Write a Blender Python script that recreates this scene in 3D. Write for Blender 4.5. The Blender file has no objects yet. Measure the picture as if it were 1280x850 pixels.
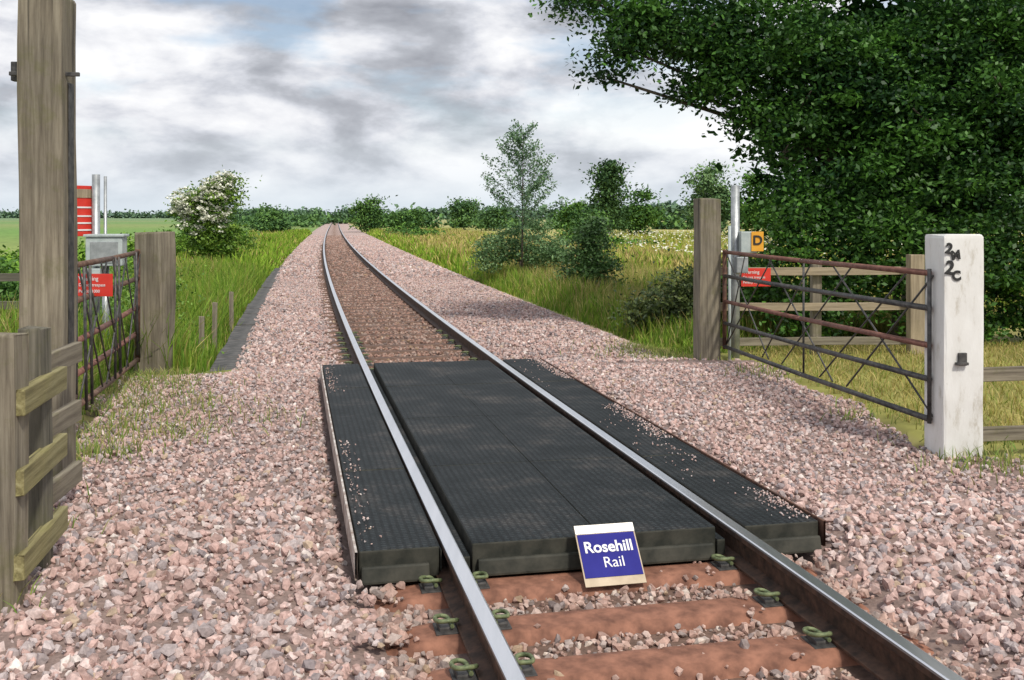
import bpy, bmesh, math, random
import numpy as np
from mathutils import Matrix, Vector
R = math.radians
rng = np.random.default_rng(7)
random.seed(7)
scn = bpy.context.scene
scn.view_settings.view_transform = 'Standard'
try: scn.view_settings.look = 'None'
except Exception: pass
scn.view_settings.exposure = 0
COL = scn.collection

# ------------------------------------------------------------ camera
cam = bpy.data.cameras.new('camera'); camo = bpy.data.objects.new('camera', cam); COL.objects.link(camo)
camo.location = (0, 0, 1.62); camo.rotation_euler = (R(90), 0, 0)
cam.sensor_width = 36; cam.lens = 36.56; cam.shift_y = -0.121
cam.clip_start = 0.05; cam.clip_end = 9000
scn.camera = camo

# ------------------------------------------------------------ node helpers
def newmat(name):
    m = bpy.data.materials.new(name); m.use_nodes = True
    nt = m.node_tree; b = nt.nodes['Principled BSDF']
    return m, nt, b
def N(nt, t, **kw):
    n = nt.nodes.new(t)
    for k, v in kw.items(): setattr(n, k, v)
    return n
def L(nt, a, b): nt.links.new(a, b)
def ramp(nt, stops, src=None):
    r = N(nt, 'ShaderNodeValToRGB'); e = r.color_ramp.elements
    while len(e) > 1: e.remove(e[-1])
    e[0].position = stops[0][0]; e[0].color = (*stops[0][1], 1)
    for p, c in stops[1:]:
        x = e.new(p); x.color = (*c, 1)
    if src is not None: L(nt, src, r.inputs[0])
    return r
def mixc(nt, fac, a, b, mode='MIX'):
    m = N(nt, 'ShaderNodeMix', data_type='RGBA', blend_type=mode)
    if isinstance(fac, (int, float)): m.inputs[0].default_value = fac
    else: L(nt, fac, m.inputs[0])
    for s, v in ((6, a), (7, b)):
        if isinstance(v, tuple): m.inputs[s].default_value = (*v, 1)
        else: L(nt, v, m.inputs[s])
    return m.outputs[2]
def noise(nt, scale, detail=4, rough=.55, vec=None, sc=None, coord='Object'):
    n = N(nt, 'ShaderNodeTexNoise'); n.inputs['Scale'].default_value = scale
    n.inputs['Detail'].default_value = detail; n.inputs['Roughness'].default_value = rough
    if vec is None:
        tc = N(nt, 'ShaderNodeTexCoord'); vec = tc.outputs[coord]
    if sc:
        mp = N(nt, 'ShaderNodeMapping'); mp.inputs['Scale'].default_value = sc
        L(nt, vec, mp.inputs[0]); vec = mp.outputs[0]
    L(nt, vec, n.inputs['Vector'])
    return n
def bump(nt, b, h, strength=.4, dist=.01):
    bp = N(nt, 'ShaderNodeBump'); bp.inputs['Strength'].default_value = strength
    bp.inputs['Distance'].default_value = dist
    L(nt, h, bp.inputs['Height']); L(nt, bp.outputs[0], b.inputs['Normal'])
def simple(name, c1, c2, rough=.7, metal=0, scale=8, bs=.3, bd=.004, sc=None, lo=.35, hi=.65, spec=.5):
    m, nt, b = newmat(name)
    n = noise(nt, scale, 6, .6, sc=sc)
    r = ramp(nt, [(lo, c1), (hi, c2)], n.outputs[0])
    L(nt, r.outputs[0], b.inputs['Base Color'])
    b.inputs['Roughness'].default_value = rough; b.inputs['Metallic'].default_value = metal
    b.inputs['Specular IOR Level'].default_value = spec
    if bs: bump(nt, b, n.outputs[0], bs, bd)
    return m
def wood(name, c1, c2, c3, moss=(.12, .12, .04), mossamt=.5):
    m, nt, b = newmat(name)
    g = noise(nt, 30, 8, .7, sc=(1, 1, .05))
    g2 = noise(nt, 2.2, 5, .6, sc=(1, 1, .5))
    r = ramp(nt, [(.33, c1), (.5, c2), (.68, c3)], g.outputs[0])
    r2 = ramp(nt, [(.35, (.62, .62, .62)), (.65, (1.1, 1.08, 1.04))], g2.outputs[0])
    c = mixc(nt, .8, r.outputs[0], r2.outputs[0], 'MULTIPLY')
    g3 = noise(nt, 5, 6, .7)
    r3 = ramp(nt, [(.52, (0, 0, 0)), (.68, (mossamt,) * 3)], g3.outputs[0])
    c = mixc(nt, r3.outputs[0], c, moss)
    cr = noise(nt, 22, 3, .5, sc=(1, 1, .02))
    r4 = ramp(nt, [(.30, (.25, .25, .25)), (.37, (1, 1, 1))], cr.outputs[0])
    c = mixc(nt, .9, c, r4.outputs[0], 'MULTIPLY')
    L(nt, c, b.inputs['Base Color']); b.inputs['Roughness'].default_value = .85
    h = N(nt, 'ShaderNodeMath', operation='ADD'); L(nt, g.outputs[0], h.inputs[0]); L(nt, r4.outputs[0], h.inputs[1])
    bump(nt, b, h.outputs[0], .6, .005)
    return m
def attrmat(name, rough=.8, trans=0.0, nscale=0, namt=.3, bumpy=0, spec=.3):
    m, nt, b = newmat(name)
    a = N(nt, 'ShaderNodeAttribute', attribute_name='Col'); c = a.outputs['Color']
    if nscale:
        n = noise(nt, nscale, 3, .65)
        r = ramp(nt, [(.3, (1 - namt,) * 3), (.7, (1 + namt,) * 3)], n.outputs[0])
        c = mixc(nt, 1.0, c, r.outputs[0], 'MULTIPLY')
        if bumpy: bump(nt, b, n.outputs[0], .5, bumpy)
    L(nt, c, b.inputs['Base Color']); b.inputs['Roughness'].default_value = rough
    b.inputs['Specular IOR Level'].default_value = spec
    if trans:
        t = N(nt, 'ShaderNodeBsdfTranslucent'); L(nt, c, t.inputs[0])
        ms = N(nt, 'ShaderNodeMixShader'); ms.inputs[0].default_value = trans
        L(nt, b.outputs[0], ms.inputs[1]); L(nt, t.outputs[0], ms.inputs[2])
        L(nt, ms.outputs[0], nt.nodes['Material Output'].inputs[0])
    return m
def diffmat(name):
    m = bpy.data.materials.new(name); m.use_nodes = True; nt = m.node_tree; nt.nodes.remove(nt.nodes['Principled BSDF'])
    a = N(nt, 'ShaderNodeAttribute', attribute_name='Col'); d = N(nt, 'ShaderNodeBsdfDiffuse'); L(nt, a.outputs['Color'], d.inputs[0])
    L(nt, d.outputs[0], nt.nodes['Material Output'].inputs[0]); return m

M_post = wood('wood_grey', (.12, .10, .075), (.225, .195, .145), (.34, .305, .235))
M_postdark = wood('wood_dark', (.07, .065, .05), (.14, .13, .10), (.22, .20, .16), mossamt=.4)
M_moss = wood('wood_mossy', (.14, .12, .05), (.27, .24, .11), (.40, .37, .20), moss=(.2, .2, .05), mossamt=.4)
M_tan = wood('wood_tan', (.24, .19, .13), (.36, .29, .2), (.48, .4, .29), mossamt=.2)
M_stone = attrmat('granite_ballast', .85, nscale=45, namt=.28, bumpy=.004)
M_ground = attrmat('ground_mat', .95, nscale=1.3, namt=.35, bumpy=.03)
M_leaf = attrmat('leaf', .5, .25, spec=.35)
M_leaffar = diffmat('leaf_far')
M_grass = attrmat('grass_blade', .6, .3, spec=.2)
M_flower = simple('flower_white', (.7, .7, .58), (.8, .8, .7), .8, bs=0)
M_rust = simple('rusty_steel', (.06, .03, .022), (.17, .085, .055), .75, .2, 14)
M_galv = simple('galvanised_steel', (.30, .32, .33), (.48, .50, .51), .45, .6, 10, .1)
M_cab = simple('grey_paint', (.36, .42, .42), (.5, .55, .55), .5, 0, 8, .05)
M_darksteel = simple('dark_steel', (.04, .04, .042), (.12, .115, .11), .55, .4, 16)
M_bark = simple('bark', (.05, .04, .03), (.13, .11, .085), .9, 0, 12, .8, .02)
M_red = simple('red_sign', (.62, .03, .02), (.70, .05, .03), .45, 0, 6, 0)
M_white = simple('white_ink', (.75, .75, .75), (.8, .8, .8), .5, 0, 6, 0)
M_black = simple('black_paint', (.01, .01, .01), (.03, .03, .03), .6, 0, 20, 0)
M_blue = simple('blue_sign', (.018, .018, .19), (.026, .026, .24), .6, 0, 5, 0, spec=.15)
M_silver = simple('brushed_plate', (.45, .44, .42), (.62, .60, .56), .35, .7, 10, .05)
M_tanplate = simple('tan_plate', (.34, .27, .19), (.45, .37, .27), .5, .2, 10, .05)
M_orange = simple('orange_sign', (.75, .33, .02), (.8, .4, .04), .5, 0, 6, 0)
M_trough = simple('trough_concrete', (.045, .045, .045), (.13, .125, .12), .9, 0, 7, .5, .01)
M_edge = simple('edging_strip', (.28, .2, .16), (.68, .64, .6), .6, .1, 9, .2)
M_clip = simple('clip_steel', (.06, .09, .04), (.24, .28, .14), .6, .2, 30)
M_slp = simple('steel_sleeper', (.14, .060, .038), (.36, .165, .105), .8, .1, 9, .5, .006)
M_slpfar = simple('steel_sleeper_dusty', (.08, .048, .036), (.18, .105, .072), .85, 0, 9, .5, .006)
M_side = simple('rail_side', (.035, .022, .016), (.11, .06, .04), .7, .3, 18)
m, nt, b = newmat('rail_head'); M_head = m
n = noise(nt, 20, 4, .5, sc=(1, .05, 1)); r = ramp(nt, [(.3, (.78, .79, .81)), (.7, (.90, .90, .92))], n.outputs[0])
L(nt, r.outputs[0], b.inputs['Base Color']); b.inputs['Metallic'].default_value = 1; b.inputs['Roughness'].default_value = .3
m, nt, b = newmat('rail_head_shoulder'); M_shoulder = m
b.inputs['Base Color'].default_value = (.28, .27, .27, 1); b.inputs['Metallic'].default_value = .8; b.inputs['Roughness'].default_value = .45
m, nt, b = newmat('white_post_paint'); M_wpost = m
n1 = noise(nt, 6, 8, .7, sc=(1, 1, .35)); r1 = ramp(nt, [(.30, (.42, .38, .3)), (.44, (.72, .71, .68)), (.7, (.82, .82, .8))], n1.outputs[0])
n2 = noise(nt, 34, 6, .7, sc=(1, 1, .3)); r2 = ramp(nt, [(.26, (.3, .27, .22)), (.34, (1, 1, 1))], n2.outputs[0])
L(nt, mixc(nt, 1., r1.outputs[0], r2.outputs[0], 'MULTIPLY'), b.inputs['Base Color'])
b.inputs['Roughness'].default_value = .6; bump(nt, b, n2.outputs[0], .35, .004)
# rubber panel w/ stud pattern
m, nt, b = newmat('rubber_panel'); M_rub = m
tc = N(nt, 'ShaderNodeTexCoord'); sp = N(nt, 'ShaderNodeSeparateXYZ'); L(nt, tc.outputs['Object'], sp.inputs[0])
def wave(o, period, ph=0):
    a = N(nt, 'ShaderNodeMath', operation='MULTIPLY_ADD'); L(nt, o, a.inputs[0]); a.inputs[1].default_value = 2 * math.pi / period; a.inputs[2].default_value = ph
    s = N(nt, 'ShaderNodeMath', operation='SINE'); L(nt, a.outputs[0], s.inputs[0])
    mr = N(nt, 'ShaderNodeMapRange'); L(nt, s.outputs[0], mr.inputs[0]); mr.inputs[1].default_value = -.7; mr.inputs[2].default_value = .1
    return mr.outputs[0]
wx = wave(sp.outputs[0], .040); wy = wave(sp.outputs[1], .030)
mm = N(nt, 'ShaderNodeMath', operation='MULTIPLY'); L(nt, wx, mm.inputs[0]); L(nt, wy, mm.inputs[1])
gg = N(nt, 'ShaderNodeNewGeometry')
nz = noise(nt, 1.7, 8, .72, vec=gg.outputs['Position']); nf = noise(nt, 60, 3, .6, vec=tc.outputs['Object'])
dust = ramp(nt, [(.36, (.010, .015, .017)), (.52, (.024, .030, .033)), (.62, (.060, .058, .056)), (.75, (.15, .135, .125))], nz.outputs[0])
gr = ramp(nt, [(0, (.45, .45, .45)), (1, (1.1, 1.1, 1.1))], mm.outputs[0])
c = mixc(nt, 1., dust.outputs[0], gr.outputs[0], 'MULTIPLY')
fr = ramp(nt, [(.3, (.5, .5, .5)), (.7, (1.5, 1.5, 1.5))], nf.outputs[0]); c = mixc(nt, 1., c, fr.outputs[0], 'MULTIPLY')
L(nt, c, b.inputs['Base Color']); b.inputs['Roughness'].default_value = .7; b.inputs['Specular IOR Level'].default_value = .3; bump(nt, b, mm.outputs[0], .6, .005)
M_rubside = simple('rubber_side', (.014, .016, .011), (.055, .053, .04), .75, 0, 9, .3, .006)

# ------------------------------------------------------------ object helpers
def empty(name, loc=(0, 0, 0), rot=(0, 0, 0)):
    e = bpy.data.objects.new(name, None); e.empty_display_size = .2
    e.location = loc; e.rotation_euler = rot; COL.objects.link(e); return e
def par(o, e, local=False):
    o.parent = e
    if not local: o.matrix_parent_inverse = e.matrix_basis.inverted()
    return o
def link(name, me, mats=()):
    o = bpy.data.objects.new(name, me); COL.objects.link(o)
    for m in mats: me.materials.append(m)
    return o
def box(name, size, loc, rot=(0, 0, 0), mat=None, bev=.005, parent=None, local=False, jit=0, cuts=0):
    bm = bmesh.new(); bmesh.ops.create_cube(bm, size=1)
    bmesh.ops.scale(bm, vec=size, verts=bm.verts)
    if bev: bmesh.ops.bevel(bm, geom=bm.edges[:], offset=bev, segments=2, affect='EDGES', profile=.6)
    if cuts:
        for k in range(1, cuts):
            z = -size[2] / 2 + size[2] * k / cuts
            bmesh.ops.bisect_plane(bm, geom=bm.verts[:] + bm.edges[:] + bm.faces[:], plane_co=(0, 0, z), plane_no=(0, 0, 1))
    if jit:
        s = random.random() * 50
        for v in bm.verts:
            v.co.x += jit * math.sin(v.co.z * 3.1 + s) + jit * .4 * random.uniform(-1, 1)
            v.co.y += jit * math.sin(v.co.z * 2.3 + s * 2) + jit * .4 * random.uniform(-1, 1)
            if abs(v.co.z) > size[2] / 2 - .03: v.co.z += random.uniform(-1, 1) * jit * 1.5
    me = bpy.data.meshes.new(name); bm.to_mesh(me); bm.free()
    o = link(name, me, [mat] if mat else [])
    o.location = loc; o.rotation_euler = rot
    if parent: par(o, parent, local)
    return o
def beam(name, p1, p2, w, h, mat, parent=None, jit=.003, bev=.006):
    p1, p2 = Vector(p1), Vector(p2); d = p2 - p1; ln = d.length
    z = d.normalized(); up = Vector((0, 0, 1)) if abs(z.z) < .9 else Vector((0, 1, 0))
    x = z.cross(up).normalized(); y = z.cross(x).normalized()
    o = box(name, (w, h, ln), (0, 0, 0), mat=mat, bev=bev, jit=jit, cuts=max(2, int(ln / .25)))
    mw = Matrix((x, y, z)).transposed().to_4x4(); mw.translation = (p1 + p2) / 2
    o.matrix_basis = mw
    if parent: par(o, parent)
    return o
def tube(name, p1, p2, r, mat, parent=None, r2=None, seg=12):
    p1, p2 = Vector(p1), Vector(p2); d = p2 - p1
    bm = bmesh.new(); bmesh.ops.create_cone(bm, cap_ends=True, segments=seg, radius1=r, radius2=r if r2 is None else r2, depth=d.length)
    for f in bm.faces: f.smooth = len(f.verts) == 4
    me = bpy.data.meshes.new(name); bm.to_mesh(me); bm.free()
    o = link(name, me, [mat]); o.matrix_basis = Matrix.Translation((p1 + p2) / 2) @ d.to_track_quat('Z', 'Y').to_matrix().to_4x4()
    if parent: par(o, parent)
    return o
def text(name, body, size, loc, rot, mat, parent, bold=0, local=True, align='CENTER'):
    cu = bpy.data.curves.new(name, 'FONT'); cu.body = body; cu.size = size; cu.align_x = align; cu.align_y = 'CENTER'
    cu.extrude = .0005; cu.offset = bold; cu.materials.append(mat)
    o = bpy.data.objects.new(name, cu); COL.objects.link(o); o.location = loc; o.rotation_euler = rot
    par(o, parent, local); return o
def npmesh(name, verts, faces, cols=None, mat=None, smooth=False):
    k = faces.shape[1]; me = bpy.data.meshes.new(name)
    me.vertices.add(len(verts)); me.vertices.foreach_set('co', verts.astype(np.float32).ravel())
    me.loops.add(faces.size); me.loops.foreach_set('vertex_index', faces.astype(np.int32).ravel())
    me.polygons.add(len(faces)); me.polygons.foreach_set('loop_start', np.arange(0, faces.size, k, dtype=np.int32))
    me.update(calc_edges=True)
    me.polygons.foreach_set('use_smooth', np.full(len(faces), smooth))
    if cols is not None:
        a = me.color_attributes.new('Col', 'FLOAT_COLOR', 'POINT')
        a.data.foreach_set('color', np.c_[cols, np.ones(len(cols))].astype(np.float32).ravel())
    return link(name, me, [mat] if mat else [])

# ------------------------------------------------------------ track geometry
def cx(Y):
    Y = np.maximum(Y, -5.0); return .788 - .169 * (Y - 3.63) - 1.7 * (1 - np.exp(-(Y - 3.63) / 36))
def sl(Y):
    Y = np.maximum(Y, -5.0); return .169 + 1.7 / 36 * np.exp(-(Y - 3.63) / 36)
def P(u, s):
    m = sl(s); n = np.sqrt(1 + m * m); return cx(s) + u / n, s + u * m / n
def US(X, Y):
    m = sl(Y); n = np.sqrt(1 + m * m); u = (X - cx(Y)) / n; return u, Y - u * m / n
def sm(x, a, b):
    t = np.clip((x - a) / (b - a), 0, 1); return t * t * (3 - 2 * t)
S0, S1 = 5.28, 11.6
def wob(x, y): return .5 * np.sin(x * 2.1 + 1.3 * np.sin(y * 1.7)) + .3 * np.sin(y * 4.3 + x) + .2 * np.sin(x * 7.7 + y * 5.1)
def bed_h(u, s):
    cr = sm(s, 4.9, 5.5) * (1 - sm(s, 11.4, 12.4)); far = sm(s, 11.4, 13)
    side = -.13 + .06 * cr - .05 * far - far * (.25 * sm(u, 3.0, 3.9) + .3 * sm(-u, 2.1, 2.8))
    au = np.abs(u); t = sm(au, 1.12, 1.5)
    mid = np.where(s < 9, -.212, -.195)
    return mid * (1 - t) + side * t + .010 * wob(u, s)
def bedmask(X, Y):
    u, s = US(X, Y); e = .18 * wob(X * 1.5, Y * 1.5)
    strip = (s >= 11.6) & (u > -2.12 + e * .3) & (u < 3.6 + e)
    ll = np.where(Y > 7, -3.35 - .235 * (Y - 7.6), -6.0); rl = np.where(Y > 7.3, 3.15 - .073 * (Y - 7.4), 8.0)
    near = (s < 11.8 + e) & (X > ll + e) & (X < rl + e) & (Y > -3)
    return strip | near
def gz(X, Y):
    u, s = US(X, Y)
    f = sm(s, 11.5, 16); base = -.12 + f * np.where(u < 0, -.38, -.23)
    return base + .03 * wob(X * .7, Y * .5) * (np.abs(Y) < 200)

# ------------------------------------------------------------ ground
xs = np.sinh(np.linspace(-7.3, 7.3, 260)) * 3; ys = 10 + np.sinh(np.linspace(-2.9, 7.9, 280)) * 3
GX, GY = np.meshgrid(xs, ys); Z = gz(GX, GY); mk = bedmask(GX, GY) & (GY < 14)
u_, s_ = US(GX, GY); Z = np.where(mk, np.minimum(Z, bed_h(u_, s_)) - .09, Z)
V = np.stack([GX, GY, Z], -1).reshape(-1, 3)
nx, ny = len(xs), len(ys); i = np.arange(nx * ny).reshape(ny, nx)
Fq = np.stack([i[:-1, :-1], i[:-1, 1:], i[1:, 1:], i[1:, :-1]], -1).reshape(-1, 4)
w = wob(GX * .35, GY * .25) * .5 + .5; w2 = wob(GX * .05 + 3, GY * .02) * .5 + .5
g = np.array([.12, .19, .03]); t = np.array([.36, .29, .11]); gl = np.array([.15, .28, .045])
c = g + (t - g) * np.clip(w * .8, 0, 1)[..., None]
left = (u_ < 0)[..., None]
band = (np.sin(GY * .035 + GX * .004) * .5 + .5)[..., None]
cl = gl * (1 - band) + np.array([.23, .29, .07]) * band
c = np.where(left & (GY > 12)[..., None], cl, c)
cf = np.array([.32, .32, .07]) + (np.array([.50, .42, .16]) - np.array([.32, .32, .07])) * w2[..., None]
c = np.where(~left & (GY > 25)[..., None], cf, c)
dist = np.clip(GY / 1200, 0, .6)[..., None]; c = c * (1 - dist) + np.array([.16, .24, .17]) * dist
yel = ((u_ > 3) & (GY < 15))[..., None]; c = np.where(yel, np.array([.34, .29, .09]) * (1 - .45 * w[..., None]) + np.array([.05, .09, .015]) * w[..., None], c)
c = np.where(mk[..., None], np.array([.18, .13, .115]), c)
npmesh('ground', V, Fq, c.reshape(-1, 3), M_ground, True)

xs = np.arange(-6.4, 8.4, .12); ys = np.arange(-3, 12.6, .12); GX, GY = np.meshgrid(xs, ys); u_, s_ = US(GX, GY)
V = np.stack([GX, GY, bed_h(u_, s_) - .006], -1).reshape(-1, 3); nx, ny = len(xs), len(ys); i = np.arange(nx * ny).reshape(ny, nx)
Fq = np.stack([i[:-1, :-1], i[:-1, 1:], i[1:, 1:], i[1:, :-1]], -1); mk = bedmask(GX, GY)
keep = mk[:-1, :-1] & mk[1:, 1:] & mk[1:, :-1] & mk[:-1, 1:] & (s_[1:, 1:] < 11.9)
Fn = Fq[keep]
us = np.array([-2.9, -2.6, -2.3, -2.0, -1.5, -1.2, -.8, 0, .8, 1.2, 1.6, 2.4, 3.0, 3.3, 3.6, 3.95]); ss = np.concatenate([np.arange(11.8, 60, .4), np.arange(60, 460, 5)])
U, S = np.meshgrid(us, ss); X_, Y_ = P(U, S); z_ = bed_h(U, S) - .014
V2 = np.stack([X_, Y_, z_], -1).reshape(-1, 3); nx, ny = len(us), len(ss); i2 = np.arange(nx * ny).reshape(ny, nx) + len(V)
F2 = np.stack([i2[:-1, :-1], i2[:-1, 1:], i2[1:, 1:], i2[1:, :-1]], -1).reshape(-1, 4)
def bcol(u, s):
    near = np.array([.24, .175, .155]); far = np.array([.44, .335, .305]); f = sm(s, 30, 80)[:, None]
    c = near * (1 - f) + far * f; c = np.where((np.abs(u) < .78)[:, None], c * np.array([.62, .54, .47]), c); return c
ua, sa = US(V[:, 0], V[:, 1]); ca = bcol(ua, sa); cb = bcol(U.ravel(), S.ravel())
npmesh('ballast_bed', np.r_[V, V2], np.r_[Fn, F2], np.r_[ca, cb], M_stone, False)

# ------------------------------------------------------------ stones
ph = (1 + 5 ** .5) / 2
ICO = np.array([(-1, ph, 0), (1, ph, 0), (-1, -ph, 0), (1, -ph, 0), (0, -1, ph), (0, 1, ph), (0, -1, -ph), (0, 1, -ph), (ph, 0, -1), (ph, 0, 1), (-ph, 0, -1), (-ph, 0, 1)]) / math.hypot(1, ph)
ICF = np.array([(0, 11, 5), (0, 5, 1), (0, 1, 7), (0, 7, 10), (0, 10, 11), (1, 5, 9), (5, 11, 4), (11, 10, 2), (10, 7, 6), (7, 1, 8), (3, 9, 4), (3, 4, 2), (3, 2, 6), (3, 6, 8), (3, 8, 9), (4, 9, 5), (2, 4, 11), (6, 2, 10), (8, 6, 7), (9, 8, 1)])
protos = []
for k in range(40):
    v = ICO + rng.normal(0, .17, (12, 3)); v *= np.array([1, rng.uniform(.65, .95), rng.uniform(.45, .8)])
    for q in range(3):
        nrm = rng.normal(size=3); nrm /= np.linalg.norm(nrm); d = v @ nrm; ex = np.maximum(d - .5, 0); v -= ex[:, None] * nrm
    protos.append(v)
protos = np.array(protos)
def rotmats(n):
    q = rng.normal(size=(n, 4)) * np.array([1, .55, .55, 1]); q /= np.linalg.norm(q, axis=1)[:, None]; w, x, y, z = q.T
    return np.stack([1 - 2 * (y * y + z * z), 2 * (x * y - z * w), 2 * (x * z + y * w), 2 * (x * y + z * w), 1 - 2 * (x * x + z * z), 2 * (y * z - x * w), 2 * (x * z - y * w), 2 * (y * z + x * w), 1 - 2 * (x * x + y * y)], -1).reshape(-1, 3, 3)
PAL = np.array([(.49, .335, .30), (.53, .385, .35), (.59, .47, .44), (.43, .30, .27), (.36, .305, .30), (.47, .40, .39), (.29, .245, .25), (.68, .60, .56), (.46, .35, .26)])
PW = np.array([.22, .2, .14, .14, .10, .10, .06, .03, .03])
def stones(name, X, Y, Zc, size, tint=None):
    n = len(X); pr = protos[rng.integers(0, len(protos), n)] * size[:, None, None]
    v = np.einsum('nij,nkj->nki', rotmats(n), pr) + np.stack([X, Y, Zc], -1)[:, None, :]
    f = (ICF[None] + (np.arange(n) * 12)[:, None, None]).reshape(-1, 3)
    c = PAL[rng.choice(len(PAL), n, p=PW / PW.sum())] * rng.uniform(.84, 1.13, (n, 1))
    if tint is not None: c = c * tint
    return npmesh(name, v.reshape(-1, 3), f, np.repeat(c, 12, 0), M_stone)
SLP_NEAR = [5.17, 4.68, 4.22, 3.7, 3.2, 2.7]
SLP_FAR = [11.95 + .62 * k for k in range(90)]
def gen(x0, x1, y0, y1, dens, smin, smax, mode='xy'):
    n = int((x1 - x0) * (y1 - y0) * dens); a = rng.uniform(x0, x1, n); b_ = rng.uniform(y0, y1, n)
    if mode == 'us': X, Y = P(a, b_)
    else: X, Y = a, b_
    sz = smin + (smax - smin) * rng.random(n) ** 2.0
    return X, Y, sz
parts = [gen(-3.6, 4.4, 2.6, 6.2, 1050, .012, .041), gen(-4.3, 4.2, 6.2, 11.9, 850, .011, .033),
         gen(-2.2, 3.75, 11.75, 30, 360, .020, .040, 'us'), gen(-2.3, 3.75, 30, 95, 55, .04, .08, 'us'), gen(4.4, 7.5, 4.5, 7.5, 300, .02, .040), gen(-6, -3.6, 3.5, 7, 260, .02, .040)]
X = np.concatenate([p[0] for p in parts]); Y = np.concatenate([p[1] for p in parts]); sz = np.concatenate([p[2] for p in parts])
u_, s_ = US(X, Y); au = np.abs(u_)
keep = bedmask(X, Y) | (s_ > 11.8)
keep &= ~((s_ > S0 - .03) & (s_ < S1 + .03) & (u_ > -1.25) & (u_ < 1.28))
keep &= ~(np.abs(au - .752) < .085 + sz * .6)
ds = np.min(np.abs(s_[:, None] - np.array(SLP_NEAR)[None]), 1)
cov = np.where(u_ > .5, .5, np.where(u_ < -1.0, 1., .015))
keep &= ~((s_ < S0) & (ds < .112) & (au < 1.28) & (rng.random(len(X)) > cov))
keep &= ~((s_ < S0) & (ds < .16) & (np.abs(au - .752) < .19))
sz = np.where((s_ < S0) & (au < .7), sz * .88, sz)
dsf = np.min(np.abs(s_[:, None] - np.array(SLP_FAR)[None]), 1)
onslp = (s_ > S1) & (s_ < 62) & (dsf < .13) & (au < 1.0)
keep &= ~(onslp & (rng.random(len(X)) > .06))
Zc = bed_h(u_, s_) + rng.uniform(-.012, .012, len(X))
Zc += ((s_ < S0) & (ds < .115) & (au < 1.28)) * .045
Zc += ((s_ > S1) & (au < .66) & ~onslp) * .015
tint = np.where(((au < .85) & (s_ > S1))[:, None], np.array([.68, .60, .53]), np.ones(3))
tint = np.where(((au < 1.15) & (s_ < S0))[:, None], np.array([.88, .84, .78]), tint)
tint = tint * (1 + .10 * wob(X * .6, Y * .5))[:, None]
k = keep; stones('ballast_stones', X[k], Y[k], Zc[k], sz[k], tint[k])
n = 2200; s = rng.uniform(S0 + .05, S1, n); q = rng.random(n)
u = np.where(q < .78, 1.215 - np.abs(rng.normal(0, .06, n)), np.where(q < .93, -1.18 + np.abs(rng.normal(0, .05, n)), rng.uniform(.82, 1.2, n)))
ok = (wob(s * .9, u * 2) > -.15) & (np.abs(np.abs(u) - .72) > .1)
u, s = u[ok], s[ok]; X, Y = P(u, s); stones('spilled_gravel', X, Y, np.full(len(X), .005), rng.uniform(.003, .010, len(X)))
n = 420; X = rng.uniform(-3, 3.2, n); Y = rng.uniform(3, 5.6, n); u_, s_ = US(X, Y); ok = (np.abs(u_) > 1.3)
X, Y, u_, s_ = X[ok], Y[ok], u_[ok], s_[ok]; stones('large_ballast_stones', X, Y, bed_h(u_, s_) + .016, rng.uniform(.034, .048, len(X)))

# ------------------------------------------------------------ railway track
track = empty('railway_track', (float(cx(5)), 5, 0))
prof = [(-.027, 0), (.027, 0), (.034, -.004), (.036, -.012), (.036, -.036), (.012, -.05), (.009, -.13), (.07, -.147), (.07, -.158), (-.07, -.158), (-.07, -.147), (-.009, -.13), (-.012, -.05), (-.036, -.036), (-.036, -.012), (-.034, -.004)]
pm = [0, 0, 1, 2, 2, 2, 2, 2, 2, 2, 2, 2, 2, 2, 1, 0]
st = np.concatenate([np.arange(.5, 60, .5), np.arange(60, 460, 4)])
for nm, uc in (('left_rail', -.752), ('right_rail', .752)):
    vs = []
    for (a, z) in prof:
        X, Y = P(uc + a, st); vs.append(np.stack([X, Y, np.full_like(X, z)], -1))
    vs = np.stack(vs, 1); k = len(prof); ii = np.arange(len(st) * k).reshape(-1, k)
    f = np.stack([ii[:-1], ii[1:], np.roll(ii, -1, 1)[1:], np.roll(ii, -1, 1)[:-1]], -1).reshape(-1, 4)[:, ::-1]
    o = npmesh(nm, vs.reshape(-1, 3), f)
    for mt in (M_head, M_shoulder, M_side): o.data.materials.append(mt)
    o.data.polygons.foreach_set('material_index', np.tile(pm, len(st) - 1).astype(np.int32)); par(o, track)
def sleeper_bm():
    bm = bmesh.new(); us = [-1.25, -1.15, -1.02, -.9, 0, .9, 1.02, 1.15, 1.25]; zs = [-.12, -.06, -.015, 0, 0, 0, -.015, -.06, -.12]
    pr = [(-.15, -.10), (-.125, -.03), (-.095, -.004), (-.06, 0), (.06, 0), (.095, -.004), (.125, -.03), (.15, -.10)]
    rows = [[bm.verts.new((u, y * (1 - .12 * (abs(u) > 1.1)), z0 + z)) for (y, z) in pr] for u, z0 in zip(us, zs)]
    for a, b_ in zip(rows[:-1], rows[1:]):
        for j in range(len(pr) - 1): bm.faces.new((a[j], b_[j], b_[j + 1], a[j + 1]))
    bm.faces.new(rows[0]); bm.faces.new(rows[-1][::-1]); bmesh.ops.recalc_face_normals(bm, faces=bm.faces)
    for f in bm.faces: f.smooth = True
    return bm
def slpmesh(mt):
    bm = sleeper_bm(); sme = bpy.data.meshes.new('sleeper'); bm.to_mesh(sme); bm.free(); sme.materials.append(mt); return sme
sme = slpmesh(M_slp); smf = slpmesh(M_slpfar)
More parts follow.
